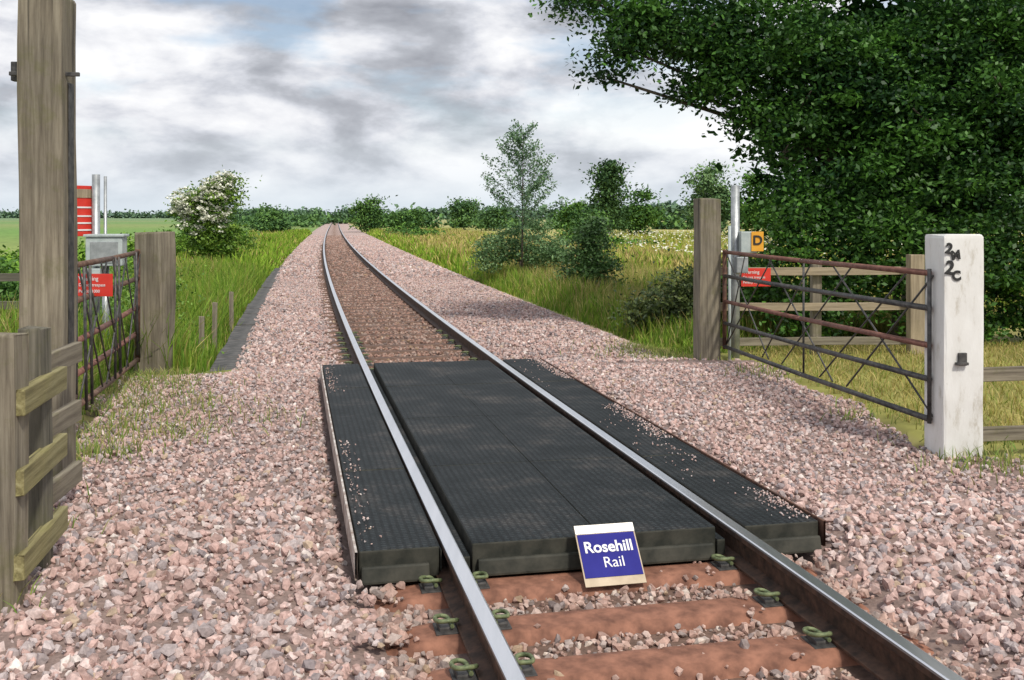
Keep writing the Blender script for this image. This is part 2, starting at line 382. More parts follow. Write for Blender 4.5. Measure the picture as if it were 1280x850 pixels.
def clip(parent, u, s, side):
    X, Y = P(u, s); ang = math.atan(float(sl(s)))
    cu = bpy.data.curves.new('rail_clip', 'CURVE'); cu.dimensions = '3D'; cu.bevel_depth = .0095; cu.bevel_resolution = 2; cu.resolution_u = 6; cu.use_fill_caps = True
    pts = [(.0, -.055, .028), (.0, .05, .028), (.03, .075, .03), (.065, .05, .034), (.065, -.01, .04), (.05, -.05, .05), (.015, -.06, .055), (-.02, -.035, .045), (-.03, 0, .032)]
    sp_ = cu.splines.new('NURBS'); sp_.points.add(len(pts) - 1)
    for p, c_ in zip(sp_.points, pts): p.co = (c_[0] * side, c_[1], c_[2], 1)
    sp_.use_endpoint_u = True; sp_.order_u = 3; cu.materials.append(M_clip)
    o = bpy.data.objects.new('rail_clip', cu); COL.objects.link(o); o.location = (X, Y, -.163); o.rotation_euler = (0, 0, ang); par(o, parent)
    X2, Y2 = P(u + side * .02, s)
    box('clip_housing', (.07, .09, .03), (X2, Y2, -.155), (0, 0, ang), M_darksteel, .008, parent)
    box('clip_pad', (.10, .13, .010), (X2, Y2, -.164), (0, 0, ang), M_darksteel, .003, parent)
for s in SLP_NEAR + SLP_FAR:
    X, Y = P(0, s); o = bpy.data.objects.new('steel_sleeper', sme if s < 9 else smf); COL.objects.link(o); o.location = (X, Y, -.163 + random.uniform(-.003, .002)); o.rotation_euler = (0, 0, math.atan(float(sl(s)))); par(o, track)
    if s < 16:
        for rc in (-.752, .752):
            for sd in (-1, 1): clip(track, rc + sd * .095, s, sd)

# ------------------------------------------------------------ crossing panels
cross = empty('level_crossing_deck', (float(cx(8.4)), 8.4, 0))
NP = 4; Ls = (S1 - S0) / NP
def panel(nm, u0, u1, s0, s1, zt, zb):
    sc = (s0 + s1) / 2; uc = (u0 + u1) / 2; X, Y = P(uc, sc); m = float(sl(sc)); ang = math.atan(m); ln = (s1 - s0) * math.sqrt(1 + m * m) - .007
    bm = bmesh.new(); bmesh.ops.create_cube(bm, size=1); bmesh.ops.scale(bm, vec=(u1 - u0 - .004, ln, zt - zb), verts=bm.verts)
    bmesh.ops.bevel(bm, geom=bm.edges[:], offset=min(.009, (u1 - u0) * .3), segments=2, affect='EDGES', profile=.6)
    me = bpy.data.meshes.new(nm); bm.normal_update()
    for f in bm.faces: f.material_index = 0 if f.normal.z > .8 else 1
    bm.to_mesh(me); bm.free()
    o = link(nm, me, [M_rub, M_rubside]); o.location = (X, Y, (zt + zb) / 2 + random.uniform(-.004, .002)); o.rotation_euler = (random.uniform(-.0015, .0015), 0, ang); par(o, cross)
for k in range(NP):
    a, b_ = S0 + k * Ls, S0 + (k + 1) * Ls
    panel('gauge_panel', -.645, .02, a, b_, .003, -.155)
    panel('gauge_panel', .02, .645, a, b_, .001, -.155)
    panel('field_panel', -1.2, -.805, a, b_, .0, -.15)
    panel('field_panel', .805, 1.23, a, b_, .0, -.15)
    for sgn in (-1, 1):
        panel('flangeway_filler', min(sgn * .65, sgn * .70), max(sgn * .65, sgn * .70), a, b_, -.062, -.15)
        panel('field_filler', min(sgn * .793, sgn * .803), max(sgn * .793, sgn * .803), a, b_, -.02, -.12)
for (u0, u1) in ((-1.19, -.86), (-.62, .62), (.86, 1.22)):
    s = S0 - .02; X, Y = P((u0 + u1) / 2, s); box('panel_toe', (u1 - u0, .05, .085), (X, Y, -.115), (R(-14), 0, math.atan(float(sl(s)))), M_rubside, .012, cross)
ss = np.linspace(S0 - .03, S1, 30)
for uu, nm in ((-1.215, 'left_edging'), (1.245, 'right_edging')):
    pr = [(-.006, -.13), (-.006, .004), (.006, .004), (.006, -.13)]
    v = []
    for a, z in pr:
        X, Y = P(uu + a, ss); v.append(np.stack([X, Y, np.full_like(X, z)], -1))
    v = np.stack(v, 1); ii = np.arange(len(ss) * 4).reshape(-1, 4)
    f = np.stack([ii[:-1], ii[1:], np.roll(ii, -1, 1)[1:], np.roll(ii, -1, 1)[:-1]], -1).reshape(-1, 4)[:, ::-1]
    o = npmesh(nm, v.reshape(-1, 3), f, None, M_edge if uu < 0 else M_rust); par(o, cross)

# ------------------------------------------------------------ leaning sign
sg = empty('maker_sign', (.505, 5.03, -.165), (R(-42), 0, R(13)))
box('plate', (.31, .006, .315), (0, 0, .157), mat=M_tanplate, bev=.001, parent=sg, local=True)
box('top_band', (.308, .003, .045), (0, -.0045, .290), mat=M_silver, bev=.0005, parent=sg, local=True)
box('blue_panel', (.296, .003, .222), (0, -.0045, .153), mat=M_blue, bev=.0005, parent=sg, local=True)
text('title', 'Rosehill', .080, (0, -.008, .192), (R(90), 0, 0), M_white, sg, .0018)
text('subtitle', 'Rail', .076, (.012, -.008, .112), (R(90), 0, 0), M_white, sg, 0)

# ------------------------------------------------------------ posts
def post(nm, x, y, zt, w, d, rot, mat, zb=-.5, jit=.006, bev=.012):
    e = empty(nm, (x, y, 0), (0, 0, rot))
    box('shaft', (w, d, zt - zb), (0, 0, (zt + zb) / 2), mat=mat, bev=bev, parent=e, local=True, jit=jit, cuts=12); return e
wp = post('white_gate_post', 3.15, 7.42, 1.49, .30, .28, R(6), M_wpost, jit=.005, bev=.022)
for tx, a, zz, s_, ro in (('2', -.115, 1.39, .10, 12), ('M', -.065, 1.345, .085, -8), ('2', -.11, 1.255, .13, 10), ('C', -.06, 1.20, .09, -5)):
    text('numeral', tx, s_, (a, -.149, zz), (R(90), R(ro), 0), M_black, wp, .005)
box('latch_plate', (.06, .02, .09), (-.02, -.155, .62), mat=M_darksteel, bev=.004, parent=wp, local=True)
box('latch_bolt', (.09, .03, .02), (-.03, -.165, .59), mat=M_darksteel, bev=.004, parent=wp, local=True)
rp = post('timber_gate_post', 2.365, 12.62, 1.83, .26, .26, R(8), M_post, jit=.006)
lp = post('timber_gate_post', -3.95, 11.5, 1.44, .32, .3, R(-14), M_post, jit=.008)
tp = post('tall_timber_post', -2.90, 6.5, 2.985, .265, .27, R(5), M_post, jit=.005)
box('hinge_bracket', (.09, .06, .12), (-.17, 0, 2.52), mat=M_darksteel, bev=.006, parent=tp, local=True)
box('hinge_bolt', (.42, .025, .025), (-.0, -.06, 2.50), mat=M_darksteel, bev=.004, parent=tp, local=True)
box('steel_strap', (.008, .09, 1.7), (.14, 0, 1.6), mat=M_darksteel, bev=.002, parent=tp, local=True)

# ------------------------------------------------------------ gates
def lerp(a, b_, t): return tuple(a[i] + (b_[i] - a[i]) * t for i in range(3))
def gate(nm, near, far, zn, zf, colours, r=.022):
    e = empty(nm, (near[0], near[1], 0))
    for k, (a, b_) in enumerate(zip(zn, zf)):
        mid = Vector(lerp((*near, a), (*far, b_), .5)) - Vector((0, 0, .008))
        tube('bar_%d' % (k + 1), (*near, a), mid, r, colours[k], e); tube('bar_%db' % (k + 1), mid, (*far, b_), r, colours[k], e)
    tube('stile_near', (*near, zn[0] + .03), (*near, zn[-1] - .03), r * .7, M_darksteel, e)
    tube('stile_far', (*far, zf[0] + .03), (*far, zf[-1] - .03), r * 1.15, M_rust, e)
    A = lambda t, q: (near[0] + (far[0] - near[0]) * t + .025, near[1] + (far[1] - near[1]) * t, (zn[0] + (zn[-1] - zn[0]) * q) * (1 - t) + (zf[0] + (zf[-1] - zf[0]) * q) * t)
    for t0, t1 in ((.0, .30), (.08, .42), (.28, .62), (.46, .74), (.68, 1.0), (.86, 1.0)):
        tube('brace', A(t0, 0.02), A(t1, .98), .008, M_darksteel, e, seg=8)
    for t0, t1 in ((.36, .0), (.70, .36), (1.0, .70)):
        tube('brace', A(t0, 0.02), A(t1, .98), .008, M_darksteel, e, seg=8)
    tube('mid_stile', A(.5, 0), A(.5, 1), r * .5, M_darksteel, e)
    return e
M_rusty2 = simple('rusty_red_tube', (.13, .055, .04), (.27, .13, .10), .7, .2, 12)
M_rusty3 = simple('rusty_brown_tube', (.09, .05, .035), (.20, .12, .085), .7, .2, 12)
g1 = gate('field_gate', (2.97, 7.40), (2.545, 12.45), (1.215, .965, .70, .46, .175), (1.19, .905, .60, .34, .06), (M_rusty2, M_darksteel, M_rusty2, M_darksteel, M_darksteel))
g2 = gate('field_gate', (-3.19, 7.6), (-4.05, 11.25), (1.26, 1.0, .70, .46, .22), (1.23, .95, .64, .36, .07), (M_rusty3, M_rusty3, M_rusty2, M_rusty2, M_rusty3), r=.024)
tube('hanger', (-2.95, 6.66, 1.3), (-3.19, 7.6, 1.26), .02, M_rust, g2); tube('hanger', (-2.95, 6.66, .35), (-3.19, 7.6, .3), .02, M_rust, g2)
A2 = lambda t, z: (-3.19 - .86 * t + .03, 7.6 + 3.65 * t, z)
for t in (.05, .12, .55, .9): tube('upright', A2(t, 1.24), A2(t + .03, .15), .012, M_darksteel, g2)

# ------------------------------------------------------------ fences
f = empty('timber_fence', (3.4, 7.5, 0))
for z in (.475, .04): beam('rail', (3.25, 7.50, z), (6.6, 7.9, z + .03), .045, .10, M_post, f)
for x in (5.2, 6.6): beam('post', (x, 7.62 + (x - 3.25) * .12, -.4), (x, 7.62 + (x - 3.25) * .12, .75), .12, .12, M_post, f)
f = empty('timber_fence', (5.1, 13.3, 0))
for z in (.92, .47, .03): beam('rail', (2.5, 13.15, z), (5.2, 13.3, z), .04, .10, M_tan if z > .1 else M_post, f)
beam('post', (5.12, 13.2, -.3), (5.12, 13.2, 1.13), .18, .16, M_tan, f)
beam('post', (3.9, 13.36, -.3), (3.9, 13.36, 1.0), .12, .12, M_post, f)
f = empty('timber_fence', (-2.2, 4.6, 0))
beam('post', (-2.245, 4.60, -.5), (-2.245, 4.60, 1.10), .15, .14, M_post, f, jit=.006)
beam('post', (-2.30, 5.02, -.5), (-2.30, 5.02, 1.08), .11, .12, M_postdark, f, jit=.006)
for z in (.80, .455, .085): beam('rail', (-2.155, 4.54, z), (-2.29, 5.30, z), .05, .115, M_moss, f)
for z in (.80, .455, .085): beam('rail_back', (-2.52, 5.36, z - .0), (-2.62, 6.28, z), .05, .12, M_post, f)
beam('post', (-2.47, 5.35, -.5), (-2.47, 5.35, 1.0), .1, .1, M_postdark, f)
f = empty('timber_fence', (-6.2, 13, 0))
for z in (.85, .50): beam('rail', (-9, 12.8, z), (-6.0, 13.1, z), .04, .10, M_postdark, f)
beam('post', (-6.12, 13.2, -.4), (-6.12, 13.2, 1.0), .13, .13, M_postdark, f)
beam('post', (-8.1, 13, -.4), (-8.1, 13, 1.0), .13, .13, M_postdark, f)
for (x, y, h) in ((-4.15, 13.9, .28), (-4.40, 15.4, .34), (-4.75, 17.6, .34)):
    e = post('marker_stake', x, y, h, .07, .06, .2, M_post, zb=-.7, jit=.004, bev=.006)

# ------------------------------------------------------------ signal equipment
e = empty('crossing_warning_sign', (-4.8, 12, 0))
tube('pole', (-4.80, 12, -.5), (-4.80, 12, 2.10), .045, M_galv, e)
tube('pole_brace', (-4.70, 12.02, -.5), (-4.70, 12.02, 2.08), .018, M_galv, e)
o = box('board', (.42, .012, .58), (-4.93, 11.93, 1.68), (0, 0, R(64)), M_red, .004, e)
box('board_header', (.40, .006, .1), (-4.922, 11.922, 1.88), (0, 0, R(64)), M_tan, .001, e)
for z in (1.72, 1.62, 1.54, 1.46): box('board_line', (.30, .004, .018), (-4.922, 11.922, z), (0, 0, R(64)), M_white, .001, e)
e = empty('equipment_cabinet', (-4.6, 11.9, 0))
box('cabinet', (.40, .25, .33), (-4.62, 11.85, 1.22), (0, 0, R(8)), M_cab, .015, e)
box('cabinet_lid', (.44, .29, .03), (-4.62, 11.85, 1.40), (0, 0, R(8)), M_cab, .008, e)
box('door_seam', (.30, .006, .24), (-4.60, 11.722, 1.21), (0, 0, R(8)), M_galv, .004, e)
tube('leg', (-4.65, 11.9, -.4), (-4.65, 11.9, 1.06), .04, M_galv, e)
box('small_box', (.16, .14, .2), (-4.72, 11.75, .93), (0, 0, R(8)), M_cab, .01, e)
def redsign(nm, x, y, z, w, h, rot):
    e = empty(nm, (x, y, z), (0, 0, rot))
    box('plate', (w, .006, h), (0, 0, 0), mat=M_red, bev=.002, parent=e, local=True)
    text('heading', 'Warning', h * .26, (-w * .44, -.006, h * .28), (R(90), 0, 0), M_white, e, .0003, align='LEFT')
    text('line', 'Do not trespass', h * .19, (-w * .44, -.006, 0.0), (R(90), 0, 0), M_white, e, .0002, align='LEFT')
    text('line', 'Penalty 1000', h * .19, (-w * .44, -.006, -h * .28), (R(90), 0, 0), M_white, e, .0002, align='LEFT')
    return e
redsign('trespass_sign', 3.07, 13.09, .85, .38, .23, R(4))
redsign('trespass_sign', -3.33, 8.30, 1.07, .30, .18, R(-6))
e = empty('signal_telephone', (2.77, 12.9, 0))
tube('pole', (2.77, 12.9, -.4), (2.77, 12.9, 2.0), .055, M_galv, e)
tube('conduit', (2.69, 12.86, -.4), (2.69, 12.86, 1.5), .018, M_cab, e)
box('phone_box', (.2, .16, .26), (2.90, 12.80, 1.30), (0, 0, 0), M_cab, .012, e)
box('phone_plate', (.15, .008, .24), (3.0, 12.71, 1.31), (0, 0, 0), M_orange, .003, e)
e2 = empty('phone_sign', (3.0, 12.70, 1.32)); e2.parent = e; e2.matrix_parent_inverse = e.matrix_basis.inverted()
text('letter', 'D', .16, (0, -.002, 0), (R(90), 0, 0), M_black, e2, .004)
box('small_box', (.14, .12, .2), (2.83, 12.82, 1.02), (0, 0, 0), M_galv, .01, e)

# cable trough on the left shoulder
e = empty('cable_trough', (-3.3, 14, 0)); s = 11.75
while s < 36:
    X, Y = P(-2.28 + random.uniform(-.015, .015), s + .5)
    box('lid', (.40, .98, .05), (X, Y, -.21 + random.uniform(-.012, .012)), (random.uniform(-.01, .01), random.uniform(-.02, .02), math.atan(float(sl(s))) + random.uniform(-.015, .015)), M_trough, .01, e); s += 1.0

# ------------------------------------------------------------ grass
def blades(name, X, Y, Zb, H, W, cb, ct, lean=.35, mat=None):
    n = len(X); az = rng.uniform(0, 2 * math.pi, n); dx, dy = np.cos(az), np.sin(az)
    la = rng.uniform(0, 2 * math.pi, n); ll = np.abs(rng.normal(0, lean, n)) * H; lx, ly = np.cos(la) * ll, np.sin(la) * ll
    base = np.stack([X, Y, Zb], -1); side = np.stack([dx, dy, np.zeros(n)], -1) * W[:, None] * .5
    mid = base + np.stack([lx * .35, ly * .35, H * .6], -1); tip = base + np.stack([lx, ly, H], -1)
    v = np.stack([base - side, base + side, mid - side * .8, mid + side * .8, tip], 1)
    f = np.array([(0, 1, 3), (0, 3, 2), (2, 3, 4)])[None] + (np.arange(n) * 5)[:, None, None]
    cm = cb * .35 + ct * .65
    c = np.stack([cb, cb, cm, cm, ct], 1)
    return npmesh(name, v.reshape(-1, 3), f.reshape(-1, 3), c.reshape(-1, 3), mat or M_grass)
def pick(n, pal, w):
    pal = np.array(pal); return pal[rng.choice(len(pal), n, p=np.array(w) / sum(w))] * rng.uniform(.7, 1.25, (n, 1))
GR = [(.15, .28, .030), (.10, .20, .022), (.27, .41, .05), (.32, .33, .07)]
TN = [(.62, .49, .22), (.50, .39, .15), (.38, .39, .09), (.46, .29, .16)]
def verge(name, u0, u1, s0, s1, dens, hmin, hmax, wd, tanf, lean=.35, mat=None):
    n = int((u1 - u0) * (s1 - s0) * dens); u = rng.uniform(u0, u1, n); s = s0 + (s1 - s0) * rng.random(n) ** 1.25
    X, Y = P(u, s); w = .55 + .45 * wob(X * .9, Y * .6)
    e = np.minimum(sm(u, u0, u0 + .5), 1 - sm(u, u1 - .5, u1))
    H = (hmin + (hmax - hmin) * rng.random(n)) * (.55 + .45 * np.clip(w, 0, 1)) * (.4 + .6 * e)
    cb = pick(n, GR, [3, 3, 1, 1]); isT = rng.random(n) < (tanf * (.5 + .5 * np.clip(wob(X * .5, Y * .35) + .5, 0, 1)) * (.25 + .75 * sm(np.abs(u), 3.6, 5.4)))
    ct = np.where(isT[:, None], pick(n, TN, [3, 2, 2, 1]), pick(n, GR, [2, 1, 3, 1]))
    zb = gz(X, Y) - .03
    return blades(name, X, Y, zb, H, np.full(n, wd) * (1 + Y / 40), cb, ct, lean, mat)
verge('tall_grass', -6.5, -2.5, 12.0, 34, 330, .5, 1.1, .014, .35)
verge('tall_grass', -9, -2.45, 34, 120, 32, .6, 1.0, .038, .4, mat=M_leaffar)
verge('tall_grass', 3.65, 9, 14.2, 34, 330, .35, .85, .013, .95)
verge('tall_grass', 3.6, 14, 34, 120, 32, .5, .85, .038, 1.0, mat=M_leaffar)
verge('tall_grass', 9, 26, 16, 60, 32, .25, .5, .028, 1.0, mat=M_leaffar)
verge('short_grass', 3.4, 4.9, 12.7, 15.5, 420, .08, .3, .010, .85, .6)
n = 22000; X = rng.uniform(2.7, 9.5, n); Y = rng.uniform(7.9, 14.6, n); ok = (X > 3.35 - .073 * (Y - 7.4) + .1 * wob(X * 3, Y * 3)); X, Y = X[ok], Y[ok]; n = len(X)
blades('rough_lawn', X, Y, gz(X, Y) - .01, rng.uniform(.04, .13, n), np.full(n, .011), pick(n, [(.36, .30, .10), (.18, .24, .04), (.45, .37, .16)], [3, 2, 2]), pick(n, [(.64, .52, .22), (.28, .36, .07), (.50, .43, .13)], [4, 3, 3]), .8)
n = 20000; X = rng.uniform(-9, -3.3, n); Y = rng.uniform(7, 13.8, n); ok = (X < -3.45 - .235 * (Y - 7.6) + .15 * wob(X * 3, Y * 3)) ; X, Y = X[ok], Y[ok]; n = len(X)
blades('rough_lawn', X, Y, gz(X, Y) - .01, rng.uniform(.12, .5, n), np.full(n, .013), pick(n, GR, [3, 3, 2, 1]), pick(n, GR + TN, [3, 2, 3, 1, 2, 1, 1, 0]), .5)
cen = [(-3.1, 8.2, .40, 520), (-3.6, 10.2, .35, 500), (-2.75, 9.3, .25, 110), (-2.5, 7.9, .15, 50), (-2.95, 7.3, .18, 240), (-3.5, 9.2, .3, 350), (2.15, 13.3, .4, 900), (1.9, 14.3, .35, 500), (2.75, 11.2, .22, 160), (2.9, 8.7, .15, 60), (3.3, 7.1, .2, 160), (-2.35, 4.5, .12, 120), (-3.9, 11.0, .3, 700), (-2.0, 8.6, .2, 40), (3.5, 7.2, .35, 260), (-2.65, 5.6, .2, 100)]
X = np.concatenate([rng.normal(c[0], c[2], c[3]) for c in cen]); Y = np.concatenate([rng.normal(c[1], c[2], c[3]) for c in cen]); n = len(X); u_, s_ = US(X, Y)
blades('weeds', X, Y, bed_h(u_, s_), rng.uniform(.03, .13, n), np.full(n, .009), pick(n, [(.14, .24, .04), (.3, .3, .09)], [2, 1]), pick(n, [(.24, .36, .08), (.52, .44, .2), (.4, .4, .13)], [4, 3, 2]), .8)

# ------------------------------------------------------------ foliage
def leaf_mesh(name, C, size, cols, up=.35, mat=None, aspect=.55):
    n = len(C); nr = rng.normal(size=(n, 3)); nr[:, 2] = np.abs(nr[:, 2]) + up; nr /= np.linalg.norm(nr, axis=1)[:, None]
    a = np.cross(nr, rng.normal(size=(n, 3))); a /= np.linalg.norm(a, axis=1)[:, None]; b_ = np.cross(nr, a)
    s = size[:, None]
    v = np.stack([C - a * s * .5, C + b_ * s * aspect * .5 + a * s * .05, C + a * s * .5, C - b_ * s * aspect * .5 + a * s * .05], 1)
    f = np.arange(n * 4).reshape(-1, 4); return npmesh(name, v.reshape(-1, 3), f, np.repeat(cols, 4, 0), mat or M_leaf)
def cloud(clumps, n, sub=45, sig=.13):
    cl = np.array(clumps, float); w = (cl[:, 3] * cl[:, 5] + cl[:, 4] * cl[:, 5]); w /= w.sum()
    K = max(4, n // sub); ci = rng.choice(len(cl), K, p=w); d = rng.normal(size=(K, 3)); d /= np.linalg.norm(d, axis=1)[:, None]
    rad = rng.random(K) ** .4 * rng.uniform(.75, 1.15, K); sc = cl[ci, :3] + d * cl[ci, 3:6] * rad[:, None]
    si = rng.integers(0, K, n); sg_ = sig * rng.uniform(.45, 1.5, K)
    return sc[si] + rng.normal(size=(n, 3)) * (sg_[si])[:, None] * np.array([1.25, 1.25, .55]), si, K
DK = np.array([.040, .105, .020]); LT = np.array([.16, .31, .045])
def crownmesh(name, clumps, n, size, sub, sig, dk, lt, hz=0, mat=None):
    C, si, K = cloud(clumps, n, sub, sig); kk = C[:, 2] > gz(C[:, 0], C[:, 1]) - .02
    C, si = C[kk], si[kk]
    t = np.clip(rng.random(K)[si] ** 1.3 * .9 + rng.normal(0, .15, len(C)), 0, 1)[:, None]
    cols = (dk * (1 - t) + lt * t) * rng.uniform(.8, 1.2, (len(C), 1))
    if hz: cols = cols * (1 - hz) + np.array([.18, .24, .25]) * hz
    return leaf_mesh(name, C, size * rng.uniform(.6, 1.3, len(C)), cols, mat=mat)
def foliage(name, clumps, n, size, sub=45, sig=.13, dk=DK, lt=LT, trunk=None, tr=.08, hz=0, mat=None):
    if trunk is None: return crownmesh(name, clumps, n, size, sub, sig, dk, lt, hz, mat)
    e = empty(name, trunk)
    par(crownmesh('crown', clumps, n, size, sub, sig, dk, lt, hz, mat), e)
    top = max(clumps, key=lambda c: c[2]); tx, ty, tz = trunk
    fork = (tx + .05, ty, tz + (top[2] - tz) * .4)
    tube('trunk', (tx, ty, tz - .3), fork, tr, M_bark, e, tr * .75)
    for c in clumps:
        a = fork; m_ = Vector(lerp(fork, c[:3], .5)) + Vector((0, 0, .12 * c[2] * .5))
        tube('limb', a, m_, tr * .28, M_bark, e, tr * .13, 8); tube('limb', m_, c[:3], tr * .13, M_bark, e, tr * .05, 8)
        for q in range(2):
            d = Vector((random.uniform(-1, 1) * c[3], random.uniform(-1, 1) * c[4], random.uniform(-.8, .8) * c[5])) * .8
            tube('twig', c[:3], Vector(c[:3]) + d, tr * .06, M_bark, e, tr * .03, 6)
    return e
big = [(1.15, 15.5, 4.85, .5, .6, .3), (1.62, 15.5, 4.15, .30, .4, .42), (1.42, 15.5, 3.68, .14, .2, .2), (2.05, 15.6, 4.6, .55, .7, .42), (2.7, 15.6, 4.2, .55, .8, .5),
       (2.72, 15.6, 3.45, .32, .4, .22), (3.4, 15.6, 3.75, .6, .8, .6), (3.62, 15.5, 3.08, .3, .4, .26), (4.25, 15.7, 3.1, .6, .8, .65), (4.4, 15.8, 4.3, .9, 1, .85), (4.0, 15.5, 2.5, .3, .3, .3), (4.2, 15.3, 2.0, .35, .3, .35), (3.3, 15.6, 4.6, .6, .8, .4),
       (5.6, 15.9, 3.7, 1.1, 1.2, 1.1), (6.9, 15.8, 4.3, 1.2, 1.3, 1.2), (5.2, 15.5, 2.2, .7, .9, .6), (6.6, 15.4, 2.3, .9, 1, .8), (7.9, 15.6, 3.0, 1.1, 1.2, 1.2), (5.9, 14.9, 3.0, .6, .6, .5), (7.0, 14.8, 3.4, .7, .5, .5)]
bt = foliage('broadleaf_tree', big, 104000, .094, sub=120, sig=.175, dk=np.array([.014, .050, .016]), lt=np.array([.10, .25, .035]), trunk=(6.9, 17.6, -.2), tr=.34)
top_c = [(4.0, 16.5, 6.0, 1.8, 1.6, 1.0), (6.5, 17.5, 7.0, 2.4, 2.2, 1.8), (9.2, 17, 5.6, 2.0, 2.2, 1.8), (2.1, 16.2, 5.8, .9, 1.0, .5)]
par(crownmesh('upper_crown', top_c, 17000, .24, 60, .3, np.array([.018, .062, .020]), np.array([.10, .24, .045]), 0, M_leaffar), bt)
back_c = [(7.5, 17.8, 3.5, 2.3, .8, 2.4), (5.6, 17.6, 3.0, 1.3, .7, 1.9), (5.8, 17.2, 4.3, 1.5, .7, .9)]
par(crownmesh('rear_crown', back_c, 16000, .22, 60, .26, np.array([.012, .04, .012]), np.array([.04, .10, .022]), 0, M_leaffar), bt)
low = [(4.05, 14.9, 1.35, .4, .5, .55), (4.6, 14.7, .75, .65, .6, .8), (5.4, 14.6, .75, .8, .7, .9), (6.4, 14.5, .8, .9, .7, 1.0), (7.4, 14.4, .9, 1, .7, 1.1), (5.0, 15, 1.5, .7, .6, .7), (6.4, 14.9, 1.8, 1, .7, .7), (4.2, 14.6, .2, .5, .5, .5), (8.6, 14.5, 1.3, 1.1, .8, 1.6), (3.6, 15.2, .7, .4, .4, .6)]
foliage('hawthorn_hedge', low, 44000, .09, sub=90, sig=.15, dk=np.array([.020, .062, .014]), lt=np.array([.11, .26, .035]), trunk=(5.5, 15, -.2), tr=.06)
foliage('bramble_bush', [(2.75, 16.2, .4, .45, .5, .5), (3.2, 16, .35, .5, .5, .6), (2.3, 16.8, .1, .4, .5, .35), (3.9, 16.4, .5, .5, .5, .7)], 11000, .075, dk=np.array([.04, .07, .025]), lt=np.array([.16, .21, .06]), trunk=(3, 16.3, -.3), tr=.02)
foliage('hawthorn_bush', [(1.85, 24.5, 1.0, .36, .5, .6), (1.6, 24.4, .3, .42, .5, .5), (2.1, 24.5, .35, .4, .5, .6), (1.95, 24.5, 1.5, .18, .3, .3)], 8000, .09, dk=np.array([.04, .09, .03]), lt=np.array([.13, .25, .07]), trunk=(1.85, 24.5, -.35), tr=.05)
foliage('willow_shrub', [(-.6, 30, .55, .45, .6, .6), (.0, 30.3, .8, .55, .6, .6), (.7, 30, .6, .5, .6, .6), (1.3, 29.5, .5, .45, .5, .5), (.8, 31, 1.3, .35, .4, .35)], 11000, .085, dk=np.array([.08, .17, .06]), lt=np.array([.25, .39, .17]), trunk=(.2, 30, -.35), tr=.04)
e = empty('young_willow_tree', (.28, 29.6, -.35)); tube('trunk', (.28, 29.6, -.5), (.32, 29.6, 4.0), .035, M_bark, e, .010)
Cs = []
for k in range(54):
    t = rng.random() ** .8; z = 1.1 + 3.0 * t; ln = (1.75 * (1 - t) + .38) * rng.uniform(.6, 1.1); az = rng.uniform(0, 2 * math.pi); el = rng.uniform(.5, .9)
    d = np.array([math.cos(az) * math.cos(el), math.sin(az) * math.cos(el), math.sin(el)]); b0 = np.array([.28, 29.6, z])
    if k < 44: tube('branch', b0, b0 + d * ln, .008, M_bark, e, .003, 6)
    n = int(115 * ln); tt = rng.random(n) ** .7; Cs.append(b0 + d * ln * tt[:, None] + rng.normal(0, .065, (n, 3)))
Cs = np.concatenate(Cs); t = rng.random((len(Cs), 1)); par(leaf_mesh('crown', Cs, rng.uniform(.05, .11, len(Cs)), np.array([.09, .19, .10]) * (1 - t) + np.array([.24, .37, .20]) * t), e)
eld = [(-11.7, 40, 1.5, 1.05, 1, 1.0), (-11.2, 40, 2.35, .8, .9, .7), (-12.3, 40, 1.9, .7, .8, .7), (-10.9, 40, 2.8, .4, .5, .4), (-11.3, 40, .6, 1.4, 1, .8)]
ee = foliage('flowering_elder_bush', eld, 17000, .13, dk=np.array([.07, .16, .025]), lt=np.array([.28, .43, .06]), trunk=(-11.6, 40, -.4), tr=.06, sig=.16)
C, si, K = cloud(eld[:4], 520, 1, .05); d = C - np.array([-11.6, 40, 1.6]); C = C[(d[:, 1] < .4)]
Cf = (C[:, None, :] + rng.normal(0, .08, (len(C), 18, 3)) * np.array([1, 1, .4]) + np.array([-.1, -.32, .14])).reshape(-1, 3)
par(leaf_mesh('flower_heads', Cf, rng.uniform(.07, .13, len(Cf)), np.full((len(Cf), 3), .75), up=1.2, mat=M_flower, aspect=.9), ee)
cl = []
for k in range(34):
    t = k / 33; Y = 19 + 62 * t ** 1.3; x0 = float(cx(Y)) - 7.4 - 1.0 * random.random() ; cl.append((x0, Y, .05 + random.uniform(-.15, .25) + .1 * t, random.uniform(.9, 1.5), 1.3, random.uniform(.5, .8)))
foliage('bramble_hedge', cl, 36000, .14, sig=.2, dk=np.array([.07, .16, .025]), lt=np.array([.24, .39, .06]), mat=M_leaffar)
foliage('garden_bush', [(-6.9, 14.6, .3, .6, .5, .5), (-7.6, 14.8, .4, .7, .5, .6), (-6.3, 14.9, .1, .4, .5, .4)], 9000, .08, dk=np.array([.04, .11, .025]), lt=np.array([.14, .29, .05]), trunk=(-7, 14.7, -.3), tr=.03)
foliage('weed_bank', [(-5.3, 14.6, .0, .6, .5, .55), (-5.9, 16, .1, .9, .8, .7), (-6.6, 18, .2, 1, 1, .75), (-5.0, 13.2, -.1, .5, .4, .4), (-8, 18, .2, 1.3, 1, .8)], 12000, .07, sig=.15, dk=np.array([.09, .19, .03]), lt=np.array([.28, .45, .07]))
